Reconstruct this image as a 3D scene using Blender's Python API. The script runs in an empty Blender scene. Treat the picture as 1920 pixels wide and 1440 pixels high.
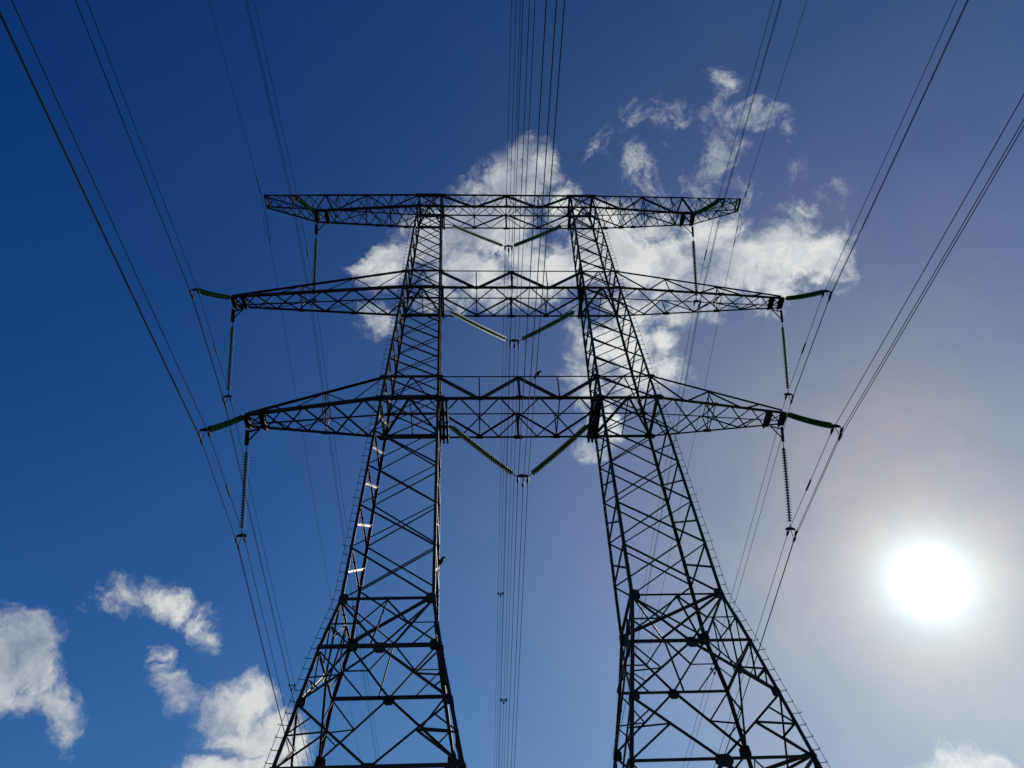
import bpy, bmesh, math, random
from mathutils import Vector, Matrix
random.seed(7)
sc = bpy.context.scene
col = sc.collection
S = 25.0            # metres from the camera to the plane of the pylon
EYE = 1.6           # camera height above the ground

# ------------------------------------------------------------------ camera
F_PX, PITCH, YAW, ROLL, CAM_X = 1400.74, 0.8521, 0.0678, -0.0543, -0.078
cp, sp = math.cos(PITCH), math.sin(PITCH)
cy, sy = math.cos(YAW), math.sin(YAW)
cr, sr = math.cos(ROLL), math.sin(ROLL)
FWD = Vector((sy*cp, cy*cp, sp))
RT0 = Vector((cy, -sy, 0)); UP0 = RT0.cross(FWD)
RT = RT0*cr + UP0*sr
UP = UP0*cr - RT0*sr
cam = bpy.data.cameras.new('camera')
cam.sensor_fit = 'HORIZONTAL'; cam.sensor_width = 36; cam.lens = F_PX/1920*36
cam.clip_start = 0.1; cam.clip_end = 6000
camo = bpy.data.objects.new('camera', cam); col.objects.link(camo)
camo.matrix_world = Matrix(((RT.x, UP.x, -FWD.x, CAM_X*S), (RT.y, UP.y, -FWD.y, 0), (RT.z, UP.z, -FWD.z, EYE), (0, 0, 0, 1)))
sc.camera = camo

def ray(x, y):
    return (RT*((x-960)/F_PX) + UP*((720-y)/F_PX) + FWD).normalized()

# ------------------------------------------------------------------ world: Nishita sky, circumsolar glare, broken cumulus
SUN = Vector((0.51083, 0.71587, 0.47602)).normalized()
world = bpy.data.worlds.new('World'); sc.world = world; world.use_nodes = True
nt = world.node_tree; N = nt.nodes; L = nt.links
bg = N['Background']; bg.inputs[1].default_value = 0.1
def node(t, **kw):
    n = N.new(t)
    for k, v in kw.items(): setattr(n, k, v)
    return n
def put(sock, v):
    if isinstance(v, (int, float, tuple, Vector)): sock.default_value = v
    else: L.new(v, sock)
def M(op, a, b=None, c=None, clamp=False):
    n = node('ShaderNodeMath', operation=op, use_clamp=clamp)
    put(n.inputs[0], a)
    if b is not None: put(n.inputs[1], b)
    if c is not None: put(n.inputs[2], c)
    return n.outputs[0]
def V(op, a, b=None, out=0):
    n = node('ShaderNodeVectorMath', operation=op)
    put(n.inputs[0], a)
    if b is not None: put(n.inputs[3 if op == 'SCALE' else 1], b)
    return n.outputs[out]
def smooth(x, lo, hi):
    n = node('ShaderNodeMapRange', interpolation_type='SMOOTHSTEP')
    put(n.inputs[0], x); n.inputs[1].default_value = lo; n.inputs[2].default_value = hi
    return n.outputs[0]
def mixc(f, a, b):
    n = node('ShaderNodeMix', data_type='RGBA')
    put(n.inputs[0], f); put(n.inputs[6], a); put(n.inputs[7], b)
    return n.outputs[2]
def noise(vec, scale, detail, rough=.55, dist=0.):
    n = node('ShaderNodeTexNoise'); n.noise_dimensions = '3D'
    put(n.inputs['Vector'], vec); n.inputs['Scale'].default_value = scale; n.inputs['Detail'].default_value = detail
    n.inputs['Roughness'].default_value = rough; n.inputs['Distortion'].default_value = dist
    return n
sky = node('ShaderNodeTexSky', sky_type='NISHITA', sun_disc=False)
sky.sun_elevation = math.radians(28.43); sky.sun_rotation = math.radians(35.51)
sky.air_density = 1; sky.dust_density = 0; sky.ozone_density = 1
sepc = node('ShaderNodeSeparateColor'); L.new(sky.outputs[0], sepc.inputs[0])
DIR = V('NORMALIZE', node('ShaderNodeTexCoord').outputs['Generated'])
ang = M('MULTIPLY', M('ARCCOSINE', V('DOT_PRODUCT', DIR, SUN, out=1)), 57.29578)
veil = noise(DIR, 6.0, 6, .65, .5).outputs[0]                       # thin uneven high haze
veilk = M('MULTIPLY_ADD', veil, .7, .65)
ea = M('MULTIPLY', M('EXPONENT', M('MULTIPLY', ang, -1/12.2)), veilk)
ec = M('EXPONENT', M('MULTIPLY', ang, -1/25.))
eb = M('EXPONENT', M('MULTIPLY', ang, -1/1.6))
wob = noise(DIR, 26.0, 4, .6).outputs[0]
core = M('SUBTRACT', 1.0, smooth(M('ADD', ang, M('MULTIPLY', M('SUBTRACT', wob, .5), 1.3)), 1.0, 2.6))
sepd = node('ShaderNodeSeparateXYZ'); L.new(DIR, sepd.inputs[0])
grad = node('ShaderNodeMapRange'); L.new(sepd.outputs[2], grad.inputs[0])
for k_, v_ in zip((1, 2, 3, 4), (.45, .92, 1.16, .88)): grad.inputs[k_].default_value = v_
chan = []; bases = []
for i, (p, g) in enumerate(((2.4, 1.48), (1.4, .585), (.8, .53))):
    bases.append(M('MULTIPLY', M('POWER', M('MULTIPLY', sepc.outputs[i], .1), p), M('MULTIPLY', grad.outputs[0], g)))
bases[0] = M('MINIMUM', bases[0], M('MULTIPLY', bases[1], .8))      # the pale horizon stays neutral, never pink
for base, (a, a2, b) in zip(bases, ((.74, 0., 1.2), (.44, .095, 1.9), (.0, .175, 2.3))):
    chan.append(M('ADD', M('ADD', base, M('ADD', M('MULTIPLY', ea, a), M('MULTIPLY', ec, a2))), M('ADD', M('MULTIPLY', eb, b), M('MULTIPLY', core, 1.2))))
cmb = node('ShaderNodeCombineColor')
for i in range(3): L.new(chan[i], cmb.inputs[i])
skycol = cmb.outputs[0]
# clouds: (x, y, rx, ry, tilt, cap): where each lump hangs in the sky and how thick it may get
CLOUDS = [
 (955,352,72,48,-15,1),(895,352,45,26,-20,.7),(1010,322,30,30,0,.8),(985,300,22,16,0,.4),
 (745,488,72,50,-28,.9),(800,455,60,55,-30,1),(700,500,35,30,0,.45),(690,590,26,34,10,.06),
 (870,425,95,62,0,1.2),(930,425,80,62,0,1.2),(880,510,95,52,0,1.1),(990,480,55,65,0,1.0),(1040,500,50,50,0,.7),(960,540,120,32,0,.8),(840,555,70,30,0,.6),
 (1135,465,90,75,0,1.3),(1140,410,60,38,0,1.1),(1215,430,60,30,0,.8),(1060,400,40,45,0,.5),
 (1240,505,95,62,5,1.2),(1370,470,95,66,5,1.4),(1465,462,100,66,8,1.4),(1545,480,70,48,10,1.2),(1602,490,15,32,10,.35),
 (1330,550,100,46,0,1.1),(1430,525,95,46,0,1.2),(1400,560,55,30,0,.35),(1480,400,40,20,0,.4),
 (1180,590,60,45,0,1.2),(1150,655,80,60,0,1.2),(1082,640,26,58,-8,.8),(1195,700,70,45,0,1),(1258,690,36,34,0,.8),(1245,640,24,30,0,.5),(1100,720,40,40,0,.5),(1260,590,60,24,-15,.8),
 (1104,842,24,32,-20,.9),(1130,790,30,40,0,.35),
 (1275,240,50,26,5,-0.10),(1210,226,30,14,10,-0.12),(1200,275,20,44,24,-0.13),(1180,335,10,34,8,-0.16),(1165,252,16,6,-15,-0.16),
 (1354,194,18,28,-20,-0.05),(1385,215,40,20,10,-0.10),(1440,225,40,16,10,-0.22),(1486,252,14,10,30,-0.21),(1507,296,8,20,18,-0.16),
 (1566,353,30,18,-8,-0.10),(1333,335,16,34,8,-0.05),(1252,325,26,22,0,-0.19),(1300,355,75,20,0,-0.19),(1360,270,20,14,0,-0.23),
 (1590,420,20,30,0,-0.26),(1120,292,10,14,0,-0.23),
 (1808,1440,84,66,0,2.2),(1765,1448,62,46,0,2.),
 (238,1112,58,30,8,.8),(300,1128,62,32,18,.8),(350,1145,40,30,35,.75),(382,1180,24,36,-25,.6),(402,1215,10,20,0,.3),
 (20,1225,66,84,0,1.4),(62,1265,46,60,-10,1.3),(60,1195,30,26,0,1),(95,1325,28,46,-35,.9),(20,1310,90,30,0,.6),(120,1372,20,16,-30,.35),
 (352,1318,44,26,25,.8),(330,1285,30,22,20,.7),(308,1272,24,26,20,.8),(318,1240,26,14,0,.22),(330,1300,30,16,20,.3),
 (430,1340,72,52,0,1.3),(478,1320,50,40,0,1.2),(460,1392,95,52,0,1.3),(425,1440,70,42,0,1.2),(490,1450,60,40,0,1.2),(515,1370,52,50,0,1.3),(545,1415,46,50,0,1),(392,1355,36,30,10,.5),
]
warp1 = noise(DIR, 9.0, 3, .55); warp2 = noise(DIR, 30.0, 4, .65)
dw = V('ADD', DIR, V('ADD', V('SCALE', V('SUBTRACT', warp1.outputs[1], (.5, .5, .5)), .045), V('SCALE', V('SUBTRACT', warp2.outputs[1], (.5, .5, .5)), .026)))
field = None
for (x, y, rx, ry, a, cap) in CLOUDS:
    c = ray(x, y); a = math.radians(a); ca, sa = math.cos(a), math.sin(a)
    tx = ray(x+rx*ca, y+rx*sa) - c; ty = ray(x-ry*sa, y+ry*ca) - c
    lx, ly = tx.length, ty.length
    t1 = (tx - c*tx.dot(c)).normalized(); t2 = c.cross(t1)
    mp = node('ShaderNodeMapping', vector_type='TEXTURE')
    L.new(dw if field is None else V('ADD', dw, M('MULTIPLY', field, 1e-9)), mp.inputs[0])   # chained, so that few values are live at once
    mp.inputs[1].default_value = c
    mp.inputs[2].default_value = Matrix((t1, t2, c)).transposed().to_euler()
    mp.inputs[3].default_value = (lx, ly, .5)
    k = min(rx, ry)/45.
    v = M('MULTIPLY_ADD', V('LENGTH', mp.outputs[0], out=1), -k, k)
    v = M('MINIMUM', v, cap)
    field = v if field is None else M('MAXIMUM', field, v)
f1 = noise(dw, 13.0, 9, .62, .9)
f2 = noise(V('ADD', dw, V('SCALE', V('SUBTRACT', SUN, DIR), .035)), 13.0, 5, .6, .9)
f3 = noise(dw, 55.0, 6, .66, 1.2)
f4 = noise(V('ADD', dw, (3.1, 1.7, .4)), 8.0, 5, .6, .6)
tot = M('ADD', field, M('ADD', M('MULTIPLY', M('SUBTRACT', f1.outputs[0], .41), 2.5), M('MULTIPLY', M('SUBTRACT', f3.outputs[0], .5), .9)))
dens = smooth(tot, -.10, .90)
dens = M('MULTIPLY', dens, M('MULTIPLY_ADD', smooth(f4.outputs[0], .36, .60), .22, .76))
lit = M('MULTIPLY_ADD', M('SUBTRACT', f1.outputs[0], f2.outputs[0]), 2.0, .70)
lit = M('ADD', lit, M('MULTIPLY', M('SUBTRACT', f4.outputs[0], .5), 2.0))
lit = M('ADD', lit, M('MULTIPLY', M('SUBTRACT', f3.outputs[0], .5), .7), clamp=True)
ccol = mixc(lit, (.26, .30, .39, 1), (.69, .70, .685, 1))
ccol = V('SCALE', ccol, M('MULTIPLY_ADD', ea, .75, 1.0))     # clouds close to the sun glow more
final = mixc(M('MULTIPLY', dens, .98), skycol, ccol)
L.new(V('SCALE', final, 10.0), bg.inputs[0])

# ------------------------------------------------------------------ sun
sl = bpy.data.lights.new('sun', 'SUN'); sl.energy = 4.5; sl.angle = math.radians(.53); sl.color = (1, .95, .87)
so = bpy.data.objects.new('sun', sl); col.objects.link(so)
so.location = SUN*200; so.rotation_euler = SUN.to_track_quat('Z', 'Y').to_euler()
sc.view_settings.view_transform = 'Standard'; sc.view_settings.look = 'None'
sc.view_settings.exposure = 0; sc.view_settings.gamma = 1
sc.cycles.use_denoising = False
sc.cycles.max_bounces = 6

# ------------------------------------------------------------------ materials
def mat(name, base, rough, metal=0., spec=.5, vary=.35, scale=6., coat=0., trans=0., ior=1.5):
    m = bpy.data.materials.new(name); m.use_nodes = True
    t = m.node_tree; b = t.nodes['Principled BSDF']
    b.inputs['Roughness'].default_value = rough; b.inputs['Metallic'].default_value = metal
    b.inputs['Specular IOR Level'].default_value = spec; b.inputs['Transmission Weight'].default_value = trans
    b.inputs['IOR'].default_value = ior
    tc = t.nodes.new('ShaderNodeTexCoord'); nz = t.nodes.new('ShaderNodeTexNoise')
    nz.inputs['Scale'].default_value = scale; nz.inputs['Detail'].default_value = 5
    t.links.new(tc.outputs['Object'], nz.inputs['Vector'])
    r = t.nodes.new('ShaderNodeValToRGB')
    lo = [c*(1-vary) for c in base]; hi = [min(1, c*(1+vary)) for c in base]
    r.color_ramp.elements[0].position = .3; r.color_ramp.elements[1].position = .7
    r.color_ramp.elements[0].color = (*lo, 1); r.color_ramp.elements[1].color = (*hi, 1)
    t.links.new(nz.outputs[0], r.inputs[0]); t.links.new(r.outputs[0], b.inputs['Base Color'])
    return m
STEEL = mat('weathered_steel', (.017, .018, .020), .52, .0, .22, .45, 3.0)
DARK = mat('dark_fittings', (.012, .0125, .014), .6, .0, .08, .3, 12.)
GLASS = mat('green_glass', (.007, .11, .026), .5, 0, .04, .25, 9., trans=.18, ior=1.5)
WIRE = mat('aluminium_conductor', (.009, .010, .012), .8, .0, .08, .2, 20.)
FEATHER = mat('black_feathers', (.010, .010, .012), .8, 0, .1, .3, 30.)
GRASS = mat('meadow_grass', (.05, .075, .022), .9, 0, .2, .5, .35)

CONC = mat('concrete', (.3, .29, .27), .9)
# ------------------------------------------------------------------ mesh helpers
class MB:
    def __init__(s): s.v = []; s.f = []; s.m = []
    def add(s, vs, fs, mi=0):
        o = len(s.v); s.v += [tuple(x) for x in vs]; s.f += [tuple(i+o for i in f) for f in fs]; s.m += [mi]*len(fs)
    def angle(s, a, b, w, n, off=0., t=None):
        """an L-section steel bar from a to b, one flange in the face, the other along n"""
        a, b = Vector(a), Vector(b); d = (b-a)
        if d.length < 1e-4: return
        d.normalize(); n = Vector(n); n = n - d*n.dot(d)
        if n.length < 1e-4: n = d.orthogonal()
        n.normalize(); u = d.cross(n)
        t = t or max(.012, w*.13)
        prof = [(-w/2, 0), (w/2, 0), (w/2, t), (-w/2+t, t), (-w/2+t, w*.9), (-w/2, w*.9)]
        vs = [p + u*x + n*(y+off) for p in (a, b) for x, y in prof]
        fs = [(i, (i+1) % 6, (i+1) % 6+6, i+6) for i in range(6)] + [(5, 4, 3, 2, 1, 0), (6, 7, 8, 9, 10, 11)]
        s.add(vs, fs)
    def corner(s, a, b, w, u, v):
        """a leg: L-section with its heel on the line a-b, flanges along u and v"""
        a, b = Vector(a), Vector(b); d = (b-a).normalized()
        u = (Vector(u) - d*Vector(u).dot(d)).normalized(); v = (Vector(v) - d*Vector(v).dot(d)).normalized()
        t = max(.018, w*.12)
        prof = [(0, 0), (w, 0), (w, t), (t, t), (t, w), (0, w)]
        vs = [p + u*x + v*y for p in (a, b) for x, y in prof]
        fs = [(i, (i+1) % 6, (i+1) % 6+6, i+6) for i in range(6)] + [(5, 4, 3, 2, 1, 0), (6, 7, 8, 9, 10, 11)]
        s.add(vs, fs)
    def plate(s, c, u, v, pts, t):
        c, u, v = Vector(c), Vector(u).normalized(), Vector(v); v = (v-u*v.dot(u)).normalized(); n = u.cross(v)
        k = len(pts)
        vs = [c + u*x + v*y + n*z for z in (-t/2, t/2) for x, y in pts]
        fs = [tuple(range(k-1, -1, -1)), tuple(range(k, 2*k))] + [(i, (i+1) % k, (i+1) % k+k, i+k) for i in range(k)]
        s.add(vs, fs)
    def octo(s, c, u, v, w, h, t, ch=.28):
        a, b = w/2, h/2; k = min(a, b)*ch*2
        s.plate(c, u, v, [(-a+k, -b), (a-k, -b), (a, -b+k), (a, b-k), (a-k, b), (-a+k, b), (-a, b-k), (-a, -b+k)], t)
    def box(s, c, u, v, w, h, t):
        a, b = w/2, h/2; s.plate(c, u, v, [(-a, -b), (a, -b), (a, b), (-a, b)], t)
    def tube(s, pts, r, n=6, cap=True, mi=0):
        pts = [Vector(p) for p in pts]; rings = []
        rr = r if isinstance(r, (list, tuple)) else [r]*len(pts)
        ref = None; vs = []
        for i, p in enumerate(pts):
            d = (pts[min(i+1, len(pts)-1)] - pts[max(i-1, 0)]).normalized()
            if ref is None: ref = d.orthogonal().normalized()
            ref = (ref - d*ref.dot(d)).normalized(); q = d.cross(ref)
            vs += [p + (ref*math.cos(2*math.pi*k/n) + q*math.sin(2*math.pi*k/n))*rr[i] for k in range(n)]
        fs = [(i*n+k, i*n+(k+1) % n, (i+1)*n+(k+1) % n, (i+1)*n+k) for i in range(len(pts)-1) for k in range(n)]
        if cap: fs += [tuple(range(n-1, -1, -1)), tuple((len(pts)-1)*n+k for k in range(n))]
        s.add(vs, fs, mi)
    def build(s, name, material, parent=None, origin=None, smooth=False):
        me = bpy.data.meshes.new(name); o0 = Vector(origin or (0, 0, 0))
        me.from_pydata([tuple(Vector(v)-o0) for v in s.v], [], s.f)
        for m in (material if isinstance(material, (list, tuple)) else [material]): me.materials.append(m)
        me.polygons.foreach_set('material_index', s.m)
        if smooth: me.polygons.foreach_set('use_smooth', [True]*len(s.f))
        me.update()
        o = bpy.data.objects.new(name, me); col.objects.link(o)
        o.location = o0
        if parent is not None:
            o.parent = parent; o.location = o0 - WORLD.get(parent.name, Vector())
        WORLD[o.name] = o0
        return o
WORLD = {}
def tag(o, label=None, cat=None, group=None, kind=None):
    if label: o['label'] = label
    if cat: o['category'] = cat
    if group: o['group'] = group
    if kind: o['kind'] = kind
    return o
def empty(name, loc=(0, 0, 0), parent=None):
    o = bpy.data.objects.new(name, None); col.objects.link(o); o.empty_display_size = .3
    o.location = Vector(loc) - (WORLD.get(parent.name, Vector()) if parent else Vector())
    if parent: o.parent = parent
    WORLD[o.name] = Vector(loc); return o

# ------------------------------------------------------------------ ground
g = MB(); n = 24; R_ = 3000
g.add([(R_*(i/n*2-1), R_*(j/n*2-1), 0) for j in range(n+1) for i in range(n+1)], [(j*(n+1)+i, j*(n+1)+i+1, (j+1)*(n+1)+i+1, (j+1)*(n+1)+i) for j in range(n) for i in range(n)])
tag(g.build('ground', GRASS), kind='structure')

# ------------------------------------------------------------------ the pylon: dimensions in units of S, z from the eye
LEV = [(1.93, .1785, .2398, .0306), (1.839, .1758, .2426, .0325), (1.4373, .1641, .2518, .040), (1.0464, .1522, .2636, .0519),
       (.608, .1412, .2772, .0628), (.5281, .1278, .2942, .0731), (.3585, .0950, .3153, .1077), (-.064, .0133, .368, .194)]
ZB = {'top': 1.839, 'mid': 1.4373, 'low': 1.0464}
ZT = {'top': 1.907, 'mid': 1.5083, 'low': 1.1109}
ZL1, ZL2, ZL3, ZL4, ZG = .608, .5281, .4455, .3585, -.064
def leg(z):
    for (z0, *a), (z1, *b) in zip(LEV, LEV[1:]):
        if z >= z1 or (z1 == LEV[-1][0]):
            t = (z-z0)/(z1-z0); return [p+(q-p)*t for p, q in zip(a, b)]
def P(x, y, z): return Vector((x*S, (1+y)*S, z*S+EYE))
def corner(s, out, far, z):
    xi, xo, hw = leg(z); return P(s*(xo if out else xi), hw if far else -hw, z)
NODES = [1.839, 1.764, 1.692, 1.626, 1.559, 1.5083, 1.4373, 1.365, 1.301, 1.238, 1.174, 1.1109, 1.0464, .961, .877, .788, .702, .608]
X_, Y_, Z_ = Vector((1, 0, 0)), Vector((0, 1, 0)), Vector((0, 0, 1))

pylon = empty('transmission_tower', (0, S, 0))
tag(pylon, 'tall dark steel lattice pylon with two legs and three crossarms, seen from below', 'pylon')

def lerp(a, b, t): return Vector(a) + (Vector(b)-Vector(a))*t

for s in (-1, 1):
    cx = (leg(ZG)[0]+leg(ZG)[1])/2*s
    # interior and side lattice = the mast's own mesh
    sec = [('upper', 0, 6), ('middle', 6, 12), ('lower', 12, 17)]
    mast = empty('mast', P(cx, 0, ZG), pylon)
    mast['label'] = ('left' if s < 0 else 'right') + ' lattice leg of the pylon'
    zt = ZT['top']
    # plan bracing at each belt
    for zz in (ZB['top'], ZB['mid'], ZB['low'], ZT['top'], ZT['mid'], ZT['low']):
        c = {(o, f): corner(s, o, f, zz) for o in (0, 1) for f in (0, 1)}
        mid_n = lerp(c[0, 0], c[1, 0], .5); mid_f = lerp(c[0, 1], c[1, 1], .5)
        big = zz in ZB.values()
        w = .11 if big else .06
        b = MB(); b.angle(mid_n, c[0, 1], w, Z_); b.angle(mid_n, c[1, 1], w, Z_)
        if big: b.angle(mid_n, mid_f, .05, Z_, .03)
        b.build('plan_bracing', STEEL, mast, mid_n)
    # legs
    for o in (0, 1):
        for f in (0, 1):
            b = MB(); zs = [ZT['top'], ZB['mid'], ZB['low'], ZL1, ZL2, ZL4, ZG]
            for i, (z0, z1) in enumerate(zip(zs, zs[1:])):
                w = (.115, .12, .125, .125, .12, .13)[i]
                b.corner(corner(s, o, f, z0), corner(s, o, f, z1), w, X_*(s if not o else -s), Y_*(-1 if f else 1))
            # splice plates
            for z in (ZL2+.03, ZB['low']-.12, ZB['mid']-.1):
                c = corner(s, o, f, z); ax_ = corner(s, o, f, z+.01)-corner(s, o, f, z-.01); b.box(c + Y_*(.012 if f else -.012) + X_*(s if not o else -s)*.06, ax_, X_, .6, .12, .016)
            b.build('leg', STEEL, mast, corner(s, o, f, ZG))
    # X bracing of the near and far faces, one panel lattice per stage
    for f in (0, 1):
        inn = Y_*(-1 if f else 1)
        for nm, i0, i1 in sec:
            b = MB()
            for i in range(i0, i1):
                z0, z1 = NODES[i], NODES[i+1]
                big, sm = (.062, .050) if i >= 12 else ((.066, .048) if i >= 6 else (.064, .046))
                lo, ro = (0, 1) if s > 0 else (1, 0)      # left / right legs of this mast
                a0, b0, a1, b1 = corner(s, lo, f, z0), corner(s, ro, f, z0), corner(s, lo, f, z1), corner(s, ro, f, z1)
                if f == 0:
                    b.angle(a0, b1, big, inn); b.angle(b0, a1, sm, inn, .05)
                else:
                    b.angle(b0, a1, big*1.15, inn); b.angle(a0, b1, sm*1.1, inn, .05)
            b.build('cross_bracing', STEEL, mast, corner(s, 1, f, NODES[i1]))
        b = MB()          # top panel under the cap
        z0, z1 = ZT['top'], ZB['top']
        b.angle(corner(s, 0, f, z0), corner(s, 1, f, z1), .08, inn); b.angle(corner(s, 1, f, z0), corner(s, 0, f, z1), .06, inn, .04)
        b.build('cross_bracing', STEEL, mast, corner(s, 1, f, z1))
    # outer and inner side faces: horizontals and single diagonals
    for o in (0, 1):
        inn = X_*(-s if o else s)
        for nm, i0, i1 in sec:
            b = MB()
            for i in range(i0, i1):
                z0, z1 = NODES[i], NODES[i+1]; zm = (z0+z1)/2
                b.angle(corner(s, o, 0, z1), corner(s, o, 1, z1), .09, inn)
                if i > 0:
                    zp = (NODES[i-1]+z0)/2
                    b.angle(corner(s, o, 0, zm), corner(s, o, 1, zp), .085, inn, .04)
            b.build('side_bracing', STEEL, mast, corner(s, o, 0, NODES[i1]))
    # belts
    for zz, w in ((ZT['top'], .2), (ZB['top'], .15), (ZT['mid'], .1), (ZB['mid'], .16), (ZT['low'], .1), (ZB['low'], .18), (ZL1, .085), (ZL2, .12), (ZL4, .105)):
        for f in (0, 1):
            b = MB(); a0, a1 = corner(s, 0, f, zz), corner(s, 1, f, zz)
            ext = X_*s*(.22 if zz == ZT['top'] else .0)
            b.angle(a0-ext, a1+ext, w, Z_ if zz != ZT['top'] else -Z_, -.02)
            b.build('belt', STEEL, mast, a0)
        for o in (0, 1):
            b = MB(); a0, a1 = corner(s, o, 0, zz), corner(s, o, 1, zz)
            b.angle(a0, a1, w*.75, Z_, .02)
            b.build('belt', STEEL, mast, a0)
    # foot: K-frame, then two diamonds, on all four faces
    faces = [((0, 0), (1, 0), Y_), ((0, 1), (1, 1), -Y_), ((1, 0), (1, 1), -X_*s), ((0, 0), (0, 1), X_*s)]
    for (ca, cb, inn) in faces:
        A = lambda z: corner(s, ca[0], ca[1], z)
        B = lambda z: corner(s, cb[0], cb[1], z)
        m1, m2, m4 = lerp(A(ZL1), B(ZL1), .5), lerp(A(ZL2), B(ZL2), .5), lerp(A(ZL4), B(ZL4), .5)
        b = MB()
        for C_, D_, q in ((A, B, 0), (B, A, 1)):
            b.angle(C_(ZL1), m2, .07, inn, .01+.01*q)                                     # K
            hl = C_((ZL1+ZL2)/2); b.angle(hl, lerp(C_(ZL1), m2, .5), .045, inn, .05)
            b.angle(m1, lerp(C_(ZL1), m2, .5), .055, inn, .06)
            b.angle(hl, lerp(C_(ZL2), m2, .55), .05, inn, .05)
        b.angle(m1, lerp(m2, B(ZL2), .18), .06, inn, .07)
        b.build('knee_bracing', STEEL, mast, m2)
        b = MB()
        for C_, D_, q in ((A, B, 0), (B, A, 1)):
            b.angle(m2, C_(ZL3), .08, inn, .01+.01*q)                                     # upper diamond
            b.angle(C_(ZL3), m4, .07, inn, .01+.01*q)
            dm = lerp(m2, C_(ZL3), .5); lm = C_((ZL2*.45+ZL3*.55))
            b.angle(dm, lm, .05, inn, .05); b.angle(dm, C_(ZL2), .055, inn, .06)
            b.angle(lerp(m2, C_(ZL3), .75), lm, .045, inn, .055)
            dm = lerp(C_(ZL3), m4, .45); lm = C_(ZL3*.5+ZL4*.5)
            b.angle(dm, lm, .055, inn, .05); b.angle(dm, C_(ZL4), .065, inn, .06)
            b.angle(lerp(C_(ZL3), m4, .22), lm, .045, inn, .055)
        b.build('diamond_bracing', STEEL, mast, m4)
        b = MB()
        zg2 = (ZL4+ZG)/2; mg = lerp(A(ZG+.02), B(ZG+.02), .5)
        for C_, q in ((A, 0), (B, 1)):
            b.angle(m4, C_(zg2), .12, inn, .01+.01*q); b.angle(C_(zg2), mg, .16, inn, .01+.01*q)
            dm = lerp(m4, C_(zg2), .5); b.angle(dm, C_(ZL4*.5+zg2*.5), .08, inn, .05); b.angle(dm, C_(ZL4), .09, inn, .06)
        b.build('diamond_bracing', STEEL, mast, mg)
        # gusset plates on this face
        u = (B(ZL2)-A(ZL2)).normalized()
        for c, w, h in ((m2, .44, .38), (m4, .54, .36)):
            b = MB(); b.octo(c - inn*.02 - Z_*.05, u, Z_, w, h, .02, .3); b.build('gusset_plate', STEEL, mast, c)
        for C_, sg in ((A, 1), (B, -1)):
            for z, w, h in ((ZL1, .34, .46), (ZL3, .26, .36)):
                c = C_(z) + u*sg*.16; b = MB(); b.octo(c - inn*.015, u, C_(z+.02)-C_(z-.02), w, h, .02, .24); b.build('gusset_plate', STEEL, mast, c)
    # diaphragm at the knee and at the lower belt: K plan bracing
    for zz, w in ((ZL1, .12), (ZL4, .12)):
        b = MB(); c = {(o, f): corner(s, o, f, zz) for o in (0, 1) for f in (0, 1)}
        mf = lerp(c[0, 1], c[1, 1], .5); mn = lerp(c[0, 0], c[1, 0], .5)
        b.angle(c[0, 0], mf, w*.6, Z_, .03); b.angle(c[1, 0], mf, w*.6, Z_, .05)
        b.angle(c[0, 0] if s < 0 else c[1, 0], c[1, 1] if s < 0 else c[0, 1], w*.8, Z_, .08)
        b.build('plan_bracing', STEEL, mast, corner(s, 0, 1, zz))
    # gussets where the crossarm chords meet the legs
    for zz, w in ((ZB['low'], .42), (ZB['mid'], .36), (ZB['top'], .3), (ZT['low'], .3), (ZT['mid'], .26)):
        for o in (0, 1):
            for f in (0, 1):
                c = corner(s, o, f, zz); b = MB()
                b.octo(c + Y_*(.02 if f else -.02), X_, Z_, w*1.4, w*.8, .018, .3); b.build('gusset_plate', STEEL, mast, c)
    # cap on top: a small frame above the head
    b = MB(); zt = ZT['top']; c = [corner(s, o, f, zt) for o, f in ((0, 0), (1, 0), (1, 1), (0, 1))]
    pk = lerp(lerp(c[0], c[1], .5), lerp(c[2], c[3], .5), .5) + Z_*.45
    for q in c: b.angle(q, pk, .06, Z_)
    b.build('top_cap', STEEL, mast, pk)
    # climbing line with step bolts up the outer near leg, and bolts on an inner far leg
    b = MB(); z = ZL4-.12; pts = []
    off = Vector((s*.20, -.04, 0)); k = 0
    while z < ZT['top']-.06:
        c = corner(s, 1, 0, z); k += 1
        zs_ = .016
        ln = .30 if k % 6 else .40
        b.tube([c, c+off*(ln/.30), c+off*(ln/.30)+Z_*.05], .012, 5)
        pts.append(c+off*.93); z += zs_
    b.tube(pts, .009, 5)
    b.build('climbing_rail', DARK, mast, pts[0])
    b = MB(); z = ZL4-.1; pts = []
    while z < ZB['low']:
        pts.append(corner(s, 0, 1, z)+Vector((s*.02, -.2, 0)))
        c = corner(s, 0, 1, z); b.tube([c, c+Vector((s*.02, -.26, 0)), c+Vector((s*.02, -.26, .05))], .012, 5); z += .016
    b.tube(pts, .009, 5)
    b.build('climbing_rail', DARK, mast, corner(s, 0, 1, ZL4))
    # concrete feet
    for o in (0, 1):
        for f in (0, 1):
            c = corner(s, o, f, ZG); b = MB(); b.box(Vector((c.x, c.y, .12)), X_, Y_, .9, .9, .5); b.build('footing', CONC, mast, Vector((c.x, c.y, 0)))

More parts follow.
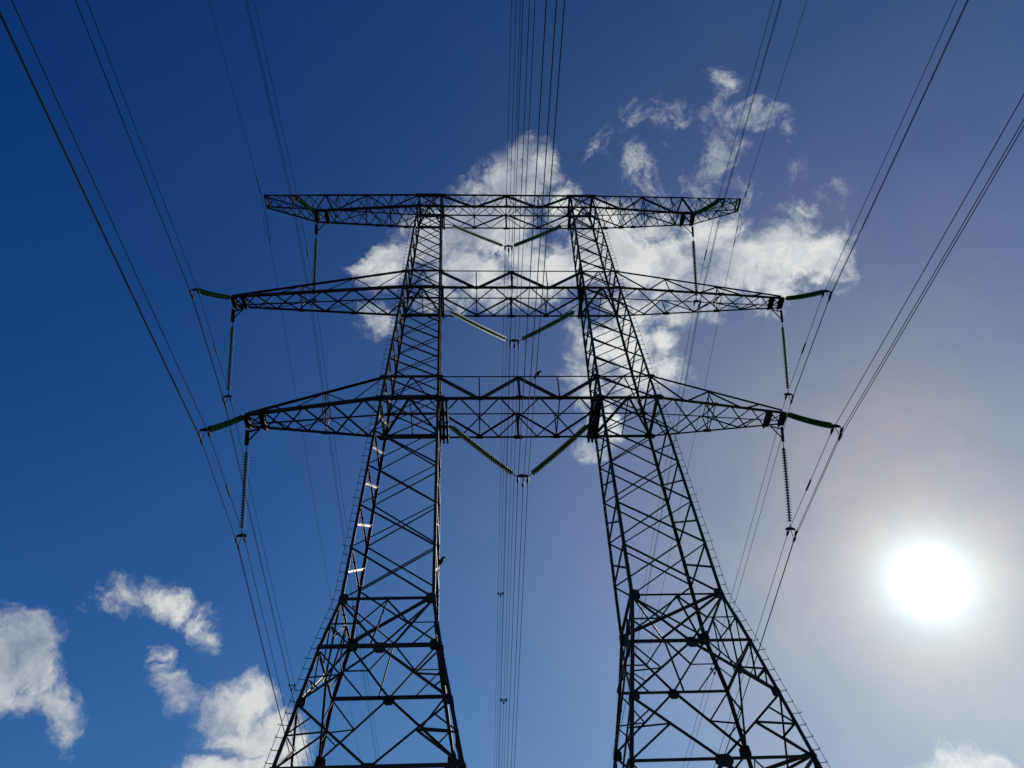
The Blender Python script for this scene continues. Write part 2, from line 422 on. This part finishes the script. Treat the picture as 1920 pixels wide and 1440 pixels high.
# ------------------------------------------------------------------ crossarms
TIP = {'top': (.5159, 1.8364), 'mid': (.6405, 1.4349), 'low': (.519, 1.041)}
HT = {'top': .0165, 'mid': .0135, 'low': .0145}           # half depth at the arm tip
for name in ('low', 'mid', 'top'):
    zb, zt = ZB[name], ZT[name]
    xi, xo, hw = leg(zb); xi2, xo2, hw2 = leg(zt)
    tx, tz = TIP[name]; ht = HT[name]
    EX = .667; EZ = 1.925                                   # earth-wire peak of the top crossarm
    cb_w = {'low': .19, 'mid': .18, 'top': .16}[name]
    C = {}
    for sg in (-1, 1):
        C['b', sg] = lambda t, sg=sg: P(-xi + 2*xi*t, sg*hw, zb)
        C['t', sg] = lambda t, sg=sg: P(-xi2 + 2*xi2*t, sg*hw2, zt)
    # bottom lattice of the span between the masts is the crossarm's own mesh
    b = MB(); q = [0, .125, .375, .625, .875, 1]
    wl = .075 if name != 'top' else .055
    for i in range(len(q)-1):
        na, nb, fa, fb = C['b', -1](q[i]), C['b', -1](q[i+1]), C['b', 1](q[i]), C['b', 1](q[i+1])
        if i == 0: na = fa = lerp(na, fa, .5)
        if i == len(q)-2: nb = fb = lerp(nb, fb, .5)
        b.angle(na, fb, wl, Z_); b.angle(fa, nb, wl*.9, Z_, .04)
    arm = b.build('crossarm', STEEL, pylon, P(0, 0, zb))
    b = MB()
    if name == 'top':
        for i in range(8):
            t0, t1 = i/8, (i+1)/8
            a, c = (-1, 1) if i % 2 else (1, -1)
            b.angle(C['t', a](t0), C['t', c](t1), .045, Z_); b.angle(C['t', c](t0), C['t', a](t1), .045, Z_, .03)
        for i in (2, 4, 6): b.angle(C['t', -1](i/8), C['t', 1](i/8), .04, Z_)
    else:
        for t in (.25, .5, .75): b.angle(C['b', -1](t), C['b', 1](t), .05, Z_, .05)
    b.build('lattice', STEEL, arm, P(0, 0, zt))
    tag(arm, {'low': 'lowest crossarm, black plates beside the masts', 'mid': 'middle crossarm, the widest', 'top': 'top crossarm running out to earth wire peaks'}[name])
    for sg in (-1, 1):
        inn = -Y_*sg
        b = MB(); b.angle(C['b', sg](0), C['b', sg](1), cb_w if sg < 0 else cb_w*.65, Z_, -.03); b.build('chord', STEEL, arm, C['b', sg](0))
        b = MB(); b.angle(C['t', sg](0), C['t', sg](1), (.13 if name == 'top' else .07) if sg < 0 else (.11 if name == 'top' else .075), -Z_); b.build('chord', STEEL, arm, C['t', sg](0))
        b = MB(); wt, wb_ = C['t', sg], C['b', sg]
        w = .13 if sg < 0 else .085
        for p0, p1 in ((wt(0), wb_(.25)), (wb_(.25), wt(.5)), (wt(.5), wb_(.75)), (wb_(.75), wt(1))): b.angle(p0, p1, w, inn, .02)
        for t in (.25, .75): b.angle(wt(t), wb_(t), .055, inn, .06)
        b.angle(wt(.5), wb_(.5), .11, inn, .05)
        if name == 'top':
            for t0, t1 in ((.04, .12), (.46, .37), (.54, .63), (.96, .88)): b.angle(wt(t0), lerp(wt(0 if t0 < .3 else .5 if t0 < .7 else 1), wb_(.25 if t0 < .5 else .75), .5), .035, inn, .04)
        b.build('truss', STEEL, arm, wb_(.5))
        b = MB(); b.octo(wb_(.5)-inn*.03, X_, Z_, .5, .26, .018); b.build('gusset_plate', STEEL, arm, wb_(.5))
        for t in (.25, .75):
            b = MB(); b.octo(wb_(t)-inn*.03, X_, Z_, .42, .2, .018); b.build('gusset_plate', STEEL, arm, wb_(t))
    # side arms
    for s in (-1, 1):
        def bot(sg): return lambda t: lerp(P(s*xo, sg*hw, zb), P(s*tx, sg*ht, tz), t)
        if name == 'top':
            def tp(sg): return lambda t: lerp(P(s*xo2, sg*hw2, zt), P(s*EX, sg*.017, EZ), t*(tx-xo2)/(EX-xo2))
        else:
            def tp(sg): return lambda t: lerp(P(s*xo2, sg*hw2, zt), P(s*(tx-.004), sg*ht, tz+.007), t)
        n_, f_, tn, tf = bot(-1), bot(1), tp(-1), tp(1)
        for fn, w, nn in ((n_, .155, Z_), (f_, .10, Z_), (tn, .105, -Z_), (tf, .065, -Z_)):
            b = MB(); b.angle(fn(0), fn(1), w, nn, -.02); b.build('chord', STEEL, arm, fn(0))
        # bottom-face lattice
        q = {'low': [0, .12, .36, .57, .73, .865, 1], 'mid': [0, .10, .29, .47, .625, .755, .86, .935, 1], 'top': [0, .09, .22, .35, .48, .61, .73, .85, 1]}[name]
        b = MB(); wl = .075 if name != 'top' else .06
        for i in range(len(q)-1):
            na, nb, fa, fb = n_(q[i]), n_(q[i+1]), f_(q[i]), f_(q[i+1])
            if i == 0: na = fa = lerp(na, fa, .5)
            b.angle(na, fb, wl*(1-.3*q[i]), Z_); b.angle(fa, nb, wl*(1-.3*q[i]), Z_, .03)
        b.build('arm_lattice', STEEL, arm, n_(.5))
        # near and far faces
        if name == 'low': zz = [('t', 0), ('b', .22), ('t', .44), ('b', .67), ('t', .82)]; posts = (.44,)
        elif name == 'mid': zz = [('t', 0), ('b', .165), ('t', .30), ('b', .47), ('t', .61), ('b', .77), ('t', .88)]; posts = (.30, .61)
        else: zz = [('t', 0), ('b', .28), ('t', .52), ('b', .82), ('t', .94), ('b', 1.)]; posts = (.12, .28, .40, .52, .66, .82)
        for sg, fb_, ft_ in ((-1, n_, tn), (1, f_, tf)):
            b = MB(); inn = -Y_*sg
            for (k0, t0), (k1, t1) in zip(zz, zz[1:]):
                w = (.12 if sg < 0 else .07) if name == 'top' else (.065 if sg < 0 else .055)
                b.angle((ft_ if k0 == 't' else fb_)(t0), (ft_ if k1 == 't' else fb_)(t1), w, inn, .02)
            for t in posts: b.angle(ft_(t), fb_(t), .045, inn, .05)
            b.build('arm_truss', STEEL, arm, fb_(.5))
        # cross frames
        b = MB()
        for t in ({'low': (.44,), 'mid': (.61,), 'top': (.28, .52, .82)}[name]):
            b.angle(tn(t), f_(t), .05, X_); b.angle(tf(t), n_(t), .05, X_, .03); b.angle(n_(t), f_(t), .05, X_, .05); b.angle(tn(t), tf(t), .05, X_, .05)
        if name == 'top':
            qq = [0, .12, .25, .38, .52, .66, .8, .94]
            for i in range(len(qq)-1):
                a, c = (tn, tf) if i % 2 else (tf, tn)
                b.angle(a(qq[i]), c(qq[i+1]), .045, Z_)
                b.angle(c(qq[i]), a(qq[i+1]), .04, Z_, .03)
        b.build('cross_frame', STEEL, arm, n_(.5))
        # joint plates along the arm
        for fn, ts in ((n_, posts), (f_, posts)):
            for t in ts[:3]:
                b = MB(); c = fn(t); b.octo(c, X_, Y_, .42, .2, .03); b.build('gusset_plate', STEEL, arm, c)
        # hanger plates across the tip, the outrigger post with its strut
        dx = X_*s
        ti = {'low': .872, 'mid': .925, 'top': .885}[name]
        for t, w in ((.985, .36), (ti, .34)):
            a, c = n_(t), f_(t); m = lerp(a, c, .5); b = MB(); ln = (c-a).length
            b.plate(m - Z_*.07, Y_, dx, [(-ln/2-.06, -w*.5), (ln/2+.06, -w*.32), (ln/2+.06, w*.30), (ln*.1, w*.5), (-ln/2-.06, w*.5)], .03)
            b.plate(m - Z_*.16 - dx*.10, Y_, Z_, [(-ln/2, -.12), (ln/2, -.12), (ln/2, .1), (-ln/2, .1)], .03)
            b.plate(m - Z_*.16 + dx*.10, Y_, Z_, [(-ln/2, -.10), (ln/2*.8, -.10), (ln/2, .1), (-ln/2, .1)], .03)
            b.build('hanger_plate', DARK, arm, m)
        if name == 'top':                                   # peak for the earth wire
            pn, pf = P(s*EX, -.017, EZ), P(s*EX, .017, EZ)
            ext = MB(); k = 5
            for sg, p0 in ((-1, pn), (1, pf)):
                b = MB(); b.angle(tp(sg)(1), p0, .075, -Z_); b.build('chord', STEEL, arm, p0)
                b = MB(); b.angle(bot(sg)(1), p0 - Z_*.25, .09 if sg > 0 else .07, Z_); b.build('chord', STEEL, arm, p0)
            for i in range(k):
                t0, t1 = i/k, (i+1)/k
                A_ = {('t', sg): (lambda t, sg=sg: lerp(tp(sg)(1), (pn if sg < 0 else pf), t)) for sg in (-1, 1)}
                B_ = {sg: (lambda t, sg=sg: lerp(bot(sg)(1), (pn if sg < 0 else pf)-Z_*.25, t)) for sg in (-1, 1)}
                for sg in (-1, 1):
                    if i % 2: ext.angle(A_['t', sg](t0), B_[sg](t1), .05, Y_)
                    else: ext.angle(B_[sg](t0), A_['t', sg](t1), .05, Y_)
                    ext.angle(A_['t', sg](t1), B_[sg](t1), .035, Y_, .03)
                ext.angle(A_['t', -1](t0), A_['t', 1](t1), .04, Z_); ext.angle(A_['t', 1](t0), A_['t', -1](t1), .04, Z_, .02)
                ext.angle(B_[-1](t0), B_[1](t1), .045, Z_); ext.angle(B_[1](t0), B_[-1](t1), .045, Z_, .02)
            ext.build('earth_wire_peak', STEEL, arm, pn)
            b = MB(); m = lerp(pn, pf, .5); b.plate(m - Z_*.12, Y_, Z_, [(-.5, -.14), (.5, -.14), (.5, .16), (-.5, .16)], .05); b.box(m-dx*.22-Z_*.12, Y_, Z_, .8, .2, .04); b.build('hanger_plate', DARK, arm, m)
    # bracket plates by the masts that carry the V-strings
    for s in (-1, 1):
        x0 = s*(xi-.008 if name == 'low' else xi-.005)
        if name == 'low':
            b = MB()
            for dxx in (-.22, -.04, .14):
                b.plate(P(x0, 0, zb)+X_*(-s*dxx)-Z_*.1, Y_, Z_, [(-hw*S, -.16), (hw*S, -.36), (hw*S, .12), (-hw*S, .12)], .10)
            for yy in (-.95, -.3, .4, .96): b.box(P(x0, yy*hw, zb)-Z_*.06, X_, Z_, .46, .12, .10)
            b.build('bracket', DARK, arm, P(x0, 0, zb))
        else:
            b = MB(); b.plate(P(x0, 0, zb)-Z_*.1, Y_, Z_, [(-hw*S*.5, -.04), (hw*S, -.25), (hw*S, .12), (-hw*S, .12)], .09); b.build('bracket', DARK, arm, P(x0, 0, zb))

# ------------------------------------------------------------------ insulators and conductors
def lathe(prof, n=16):
    vs = []; fs = []
    for r, h in prof: vs += [(r*math.cos(2*math.pi*k/n), r*math.sin(2*math.pi*k/n), h) for k in range(n)]
    for i in range(len(prof)-1):
        for k in range(n): fs.append((i*n+k, i*n+(k+1) % n, (i+1)*n+(k+1) % n, (i+1)*n+k))
    return vs, fs
PITCH_D = .132
db = MB()
vs, fs = lathe([(.001, .072), (.040, .070), (.052, .052), (.052, .012), (.050, .004)]); db.add(vs, fs, 0)
vs, fs = lathe([(.050, .010), (.095, -.004), (.130, -.026), (.137, -.038), (.131, -.040), (.112, -.028), (.104, -.046), (.092, -.026), (.074, -.044), (.060, -.024), (.040, -.030), (.022, -.020)]); db.add(vs, fs, 1)
vs, fs = lathe([(.014, -.015), (.014, -.070), (.001, -.070)], 8); db.add(vs, fs, 0)
disc0 = db.build('disc', [DARK, GLASS], None, smooth=True)
disc_mesh = disc0.data
bpy.data.objects.remove(disc0)

def sagline(a, b, sag, n=64):
    a, b = Vector(a), Vector(b)
    return [lerp(a, b, i/n) - Z_*(4*sag*(i/n)*(1-i/n)) for i in range(n+1)]
def at_len(pts, d):
    for p, q in zip(pts, pts[1:]):
        l = (q-p).length
        if d <= l: return lerp(p, q, d/l), (q-p).normalized()
        d -= l
    return pts[-1], (pts[-1]-pts[-2]).normalized()
def discs(pts, d0, d1, parent):
    n = int((d1-d0)/PITCH_D); w = WORLD[parent.name]
    for i in range(n):
        p, d = at_len(pts, d0+(i+.5)*PITCH_D)
        o = bpy.data.objects.new('disc', disc_mesh); col.objects.link(o)
        o.parent = parent; o.location = p - w; o.rotation_euler = (-d).to_track_quat('Z', 'Y').to_euler()
    return n

lev_word = {'low': 'lowest', 'mid': 'middle', 'top': 'top'}
PP = {'top': (.5151, .1502, 1.6595), 'mid': (.6419, .1437, 1.2707), 'low': (.5188, .1376, .8774)}
side_word = {-1: 'left', 1: 'right'}
def yoke_clamps(parent, c, half, drop):
    """triangular yoke with three suspension clamps; returns where the three wires sit"""
    b = MB(); b.plate(c, X_, Z_, [(-half-.05, -.06), (half+.05, -.06), (half+.03, .03), (.08, .11), (-.08, .11), (-half-.03, .03)], .04)
    b.build('yoke_plate', DARK, parent, c)
    out = []
    for dx, dz in ((-half, -.24), (0, -drop), (half, -.24)):
        w = c + X_*dx + Z_*dz; b = MB()
        b.tube([c + X_*dx - Z_*.04, w + Z_*.05], .016, 6)
        b.tube([w - Y_*.22 + Z_*(-.03), w - Y_*.10 + Z_*.005, w, w + Y_*.10 + Z_*.005, w + Y_*.22 - Z_*.03], [.022, .05, .062, .05, .022], 8)
        b.build('clamp', DARK, parent, w)
        out.append(w)
    return out
WIRES = {}
for name in ('low', 'mid', 'top'):
    tx, tz = TIP[name]; ht = HT[name]; px, pa, pz = PP[name]
    for s in (-1, 1):
        ends = {}
        for far in (0, 1):
            sg = 1 if far else -1
            tip = P(s*tx, sg*(ht+.003), tz-.006); end = P(s*px, sg*pa, pz)
            if far:                                         # outrigger post and strut belong to the crossarm
                d = (end-tip).normalized(); post = tip + d*.75
                b = MB(); b.angle(tip, post, .11, X_*s); b.angle(tip+X_*s*.02, post+X_*s*.02, .10, -X_*s, .01)
                inner = P(s*(tx-.024), ht, tz-.007); b.angle(inner, lerp(tip, post, .78), .06, Z_)
                if name != 'top': b.angle(inner, lerp(tip, post, .18), .07, Z_)
                arm_o = [o for o in pylon.children if o.name.startswith('crossarm')][('low', 'mid', 'top').index(name)]
                b.build('outrigger', DARK, arm_o, tip)
                tip = post
            th = empty('insulator_string', tip)
            if far: lab = 'long dark green glass string hanging below the %s end of the %s crossarm' % (side_word[s], lev_word[name])
            else: lab = 'short thick green string reaching outward at the %s end of the %s crossarm' % (side_word[s], lev_word[name])
            tag(th, lab, 'insulator', 'side insulator strings of the pylon')
            pts = sagline(tip, end, .06 if far else .09); ln = sum((q-p).length for p, q in zip(pts, pts[1:]))
            b = MB(); b.tube(pts[:8], .02, 6); b.tube(pts[-5:], .022, 6); b.build('link', DARK, th, tip)
            discs(pts, .30, ln-.30, th)
            ends[far] = yoke_clamps(th, end, .20, .62)
        WIRES[name, s] = ends
    # V-string in the window between the masts
    xi = leg(ZB[name])[0]
    vx, vz, dz = {'low': (.0190, .8954, .0204), 'mid': (.0190, 1.2900, .0363), 'top': (.0265, 1.6880, .043)}[name]
    c = P(0, 0, vz); th = empty('v_string_insulator', c)
    tag(th, 'V-shaped pair of green glass strings under the %s crossarm between the masts' % lev_word[name], 'insulator', 'V-shaped insulators between the masts')
    half = .22
    for s in (-1, 1):
        a = P(s*(xi-vx), 0, ZB[name]-dz); e = c + X_*s*(half+.06)
        pts = sagline(a, e, .06); ln = sum((q-p).length for p, q in zip(pts, pts[1:]))
        b = MB(); b.tube(pts[:6], .022, 6); b.tube(pts[-4:], .022, 6)
        up = P(s*(xi-.004), .6*leg(ZB[name])[2], ZB[name]-.004); b.tube([up, a], .025, 6)
        st = b.build('string', DARK, th, a)
        discs(pts, .12, ln-.16, st)
    WIRES[name, 0] = {0: (w := yoke_clamps(th, c, half, .5)), 1: w}

SPAN = 380.
def wire(pn, pf, r, slope_n=.14, slope_f=.14, name='conductor', azn=-.004, azf=-.002):
    pts = []
    def side(p, sg, sl, az):
        out = []
        for d in (0, .25, 1, 2.5, 5, 8, 12, 16, 20, 25, 30, 36, 45, 60, 80, 110, 150, 200, 260):
            out.append(Vector((p.x+az*d, p.y+sg*d, p.z - sl*d*(1-d/SPAN))))
        return out
    a = side(Vector(pn), -1, slope_n, azn); f = side(Vector(pf), 1, slope_f, azf)
    pts = a[::-1] + (f if (Vector(pn)-Vector(pf)).length > .01 else f[1:])
    b = MB(); b.tube(pts, r, 6)
    return b.build(name, WIRE, None, pn, smooth=True), pts
word3 = {0: 'left', 1: 'lower middle', 2: 'right'}
wire_pts = {}
for (name, s), e in WIRES.items():
    for i in range(3):
        o, pts = wire(e[0][i], e[1][i], .0145)
        wire_pts[name, s, i] = pts
        if s and i == (2 if s < 0 else 0):
            m = lerp(e[0][i], e[1][i], .5); b = MB(); b.tube([m-Y_*.42, m-Y_*.3, m+Y_*.3, m+Y_*.42], [.018, .042, .042, .018], 8); b.build('repair_sleeve', DARK, o, m)
        if s: lab = '%s wire of the three-wire bundle held at the %s end of the %s crossarm' % (word3[i], side_word[s], lev_word[name])
        else: lab = '%s wire of the three hung from the %s V-shaped insulator between the masts' % (word3[i], lev_word[name])
        tag(o, lab, 'cable', 'power cables strung across the pylon')
for s in (-1, 1):
    p = P(s*.670, 0, 1.905)
    o, pts = wire(p-Y_*.5, p+Y_*.5, .014, .16, .13, 'earth_wire')
    tag(o, 'single thin wire running over the %s end of the top crossarm' % side_word[s], 'cable', 'earth wires on the crossarm ends')
    b = MB()
    for d in (1.6, 2.6): b.tube([p+Y_*(d+k)-Z_*(.13*(d+k)) for k in (-.35, 0, .35)], [.012, .03, .012], 6)
    for d in (1.2, 1.9): b.tube([p-Y_*(d+k)-Z_*(.16*(d+k)+.05) for k in (-.3, 0, .3)], [.015, .032, .015], 6)
    b.tube([p+Y_*.4, p+Y_*.8-Z_*.9, p+Y_*1.9-Z_*.75, p+Y_*2.6-Z_*.36], .012, 6)
    b.build('vibration_damper', DARK, o, p)

# spacers that hold the far bundles apart
def spacer(name, s, y, lab):
    ps = []
    for i in range(3):
        pts = wire_pts[name, s, i]
        for p, q in zip(pts, pts[1:]):
            if min(p.y, q.y) <= y <= max(p.y, q.y): ps.append(lerp(p, q, (y-p.y)/(q.y-p.y))); break
    c = (ps[0]+ps[1]+ps[2])/3; th = MB()
    for i in range(3):
        th.tube([ps[i], ps[(i+1) % 3]], .035, 6)
        th.tube([ps[i]-Y_*.1, ps[i]+Y_*.1], .07, 8)
    tag(th.build('bundle_spacer', DARK, None, c), lab, 'spacer', 'spacers holding the wire bundles apart')
spacer('mid', -1, 2.188*S, 'small triangular spacer on the far left wires beside the left mast foot')
spacer('top', 0, 2.307*S, 'upper of two small spacers on the wires between the masts')
spacer('mid', 0, 2.290*S, 'lower of two small spacers on the wires between the masts')
spacer('top', -1, 2.35*S, 'small spacer on the wires seen through the left mast')
spacer('mid', 1, 2.15*S, 'small spacer on the far right wires beside the right mast')

# ------------------------------------------------------------------ two crows
def crow(loc, face, lean, scale, label, group='birds perched on the steelwork'):
    """body axis from tail to head; face = horizontal heading, lean = how upright"""
    face = Vector(face).normalized(); up = Z_
    ax = (face*math.cos(lean) + up*math.sin(lean)).normalized()
    side = face.cross(up).normalized()
    loc = Vector(loc)
    bm = bmesh.new(); sk = []
    th = empty('crow', loc); tag(th, label, 'bird', group)
    root = loc + up*.075*scale
    chain = [(-.30, .012), (-.20, .022), (-.12, .040), (-.04, .068), (.05, .080), (.12, .066), (.17, .046), (.215, .048), (.245, .036)]
    b = MB(); pts = []; rs = []
    for d, r in chain:
        p = root + ax*d*scale
        if d > .15: p = p + (face*.35-ax*.2)*(d-.15)*scale
        pts.append(p); rs.append(r*scale)
    dense = []; dr = []
    for i in range(len(pts)-1):
        for k in range(3): dense.append(lerp(pts[i], pts[i+1], k/3)); dr.append(rs[i]+(rs[i+1]-rs[i])*k/3)
    dense.append(pts[-1]); dr.append(rs[-1])
    dense.insert(0, pts[0]-ax*.01); dr.insert(0, .004); dense.append(pts[-1]+(pts[-1]-pts[-2]).normalized()*.02*scale); dr.append(.010*scale)
    b.tube(dense, dr, 12)
    body = b.build('body', FEATHER, th, loc, smooth=True)
    hd = pts[-2]
    b = MB(); b.tube([hd+face*.03*scale, hd+face*.075*scale-up*.004*scale, hd+face*.115*scale-up*.016*scale], [.020*scale, .014*scale, .002], 8); b.build('beak', DARK, th, hd, smooth=True)
    for sg in (-1, 1):
        b = MB(); q = [root+ax*.14*scale+side*sg*.045*scale, root+ax*.05*scale+side*sg*.078*scale, root-ax*.10*scale+side*sg*.050*scale, root-ax*.22*scale+side*sg*.016*scale]
        b.tube(q, [.02*scale, .032*scale, .022*scale, .004], 8); b.build('wing', FEATHER, th, q[0], smooth=True)
        b = MB(); hip = root - ax*.03*scale + side*sg*.035*scale; ft = loc + side*sg*.035*scale
        b.tube([hip, lerp(hip, ft, .5)+face*.012*scale, ft], [.016*scale, .008*scale, .006*scale], 6)
        for dv in (face, (face+side*.6), (face-side*.6), -face): b.tube([ft, ft+dv.normalized()*.045*scale], [.006*scale, .003], 5)
        b.build('leg', DARK, th, ft)
    b = MB(); b.plate(root-ax*.30*scale, ax, side, [(-.10*scale, -.036*scale), (.12*scale, -.022*scale), (.12*scale, .022*scale), (-.10*scale, .036*scale)], .012); b.build('tail', FEATHER, th, root-ax*.3*scale)
hw_t = leg(ZT['low'])[2]
crow(P(.0365, -hw_t, ZT['low'])+Vector((.0, .0, .02)), (1, -.1, 0), math.radians(60), 1.3, 'black bird perched on the thin top bar of the lowest crossarm')
crow(corner(-1, 0, 1, .752)+Vector((.05, -.05, 0)), (1, -.1, 0), math.radians(68), 1.15, 'black bird on the inner leg of the left mast, beak to the right')
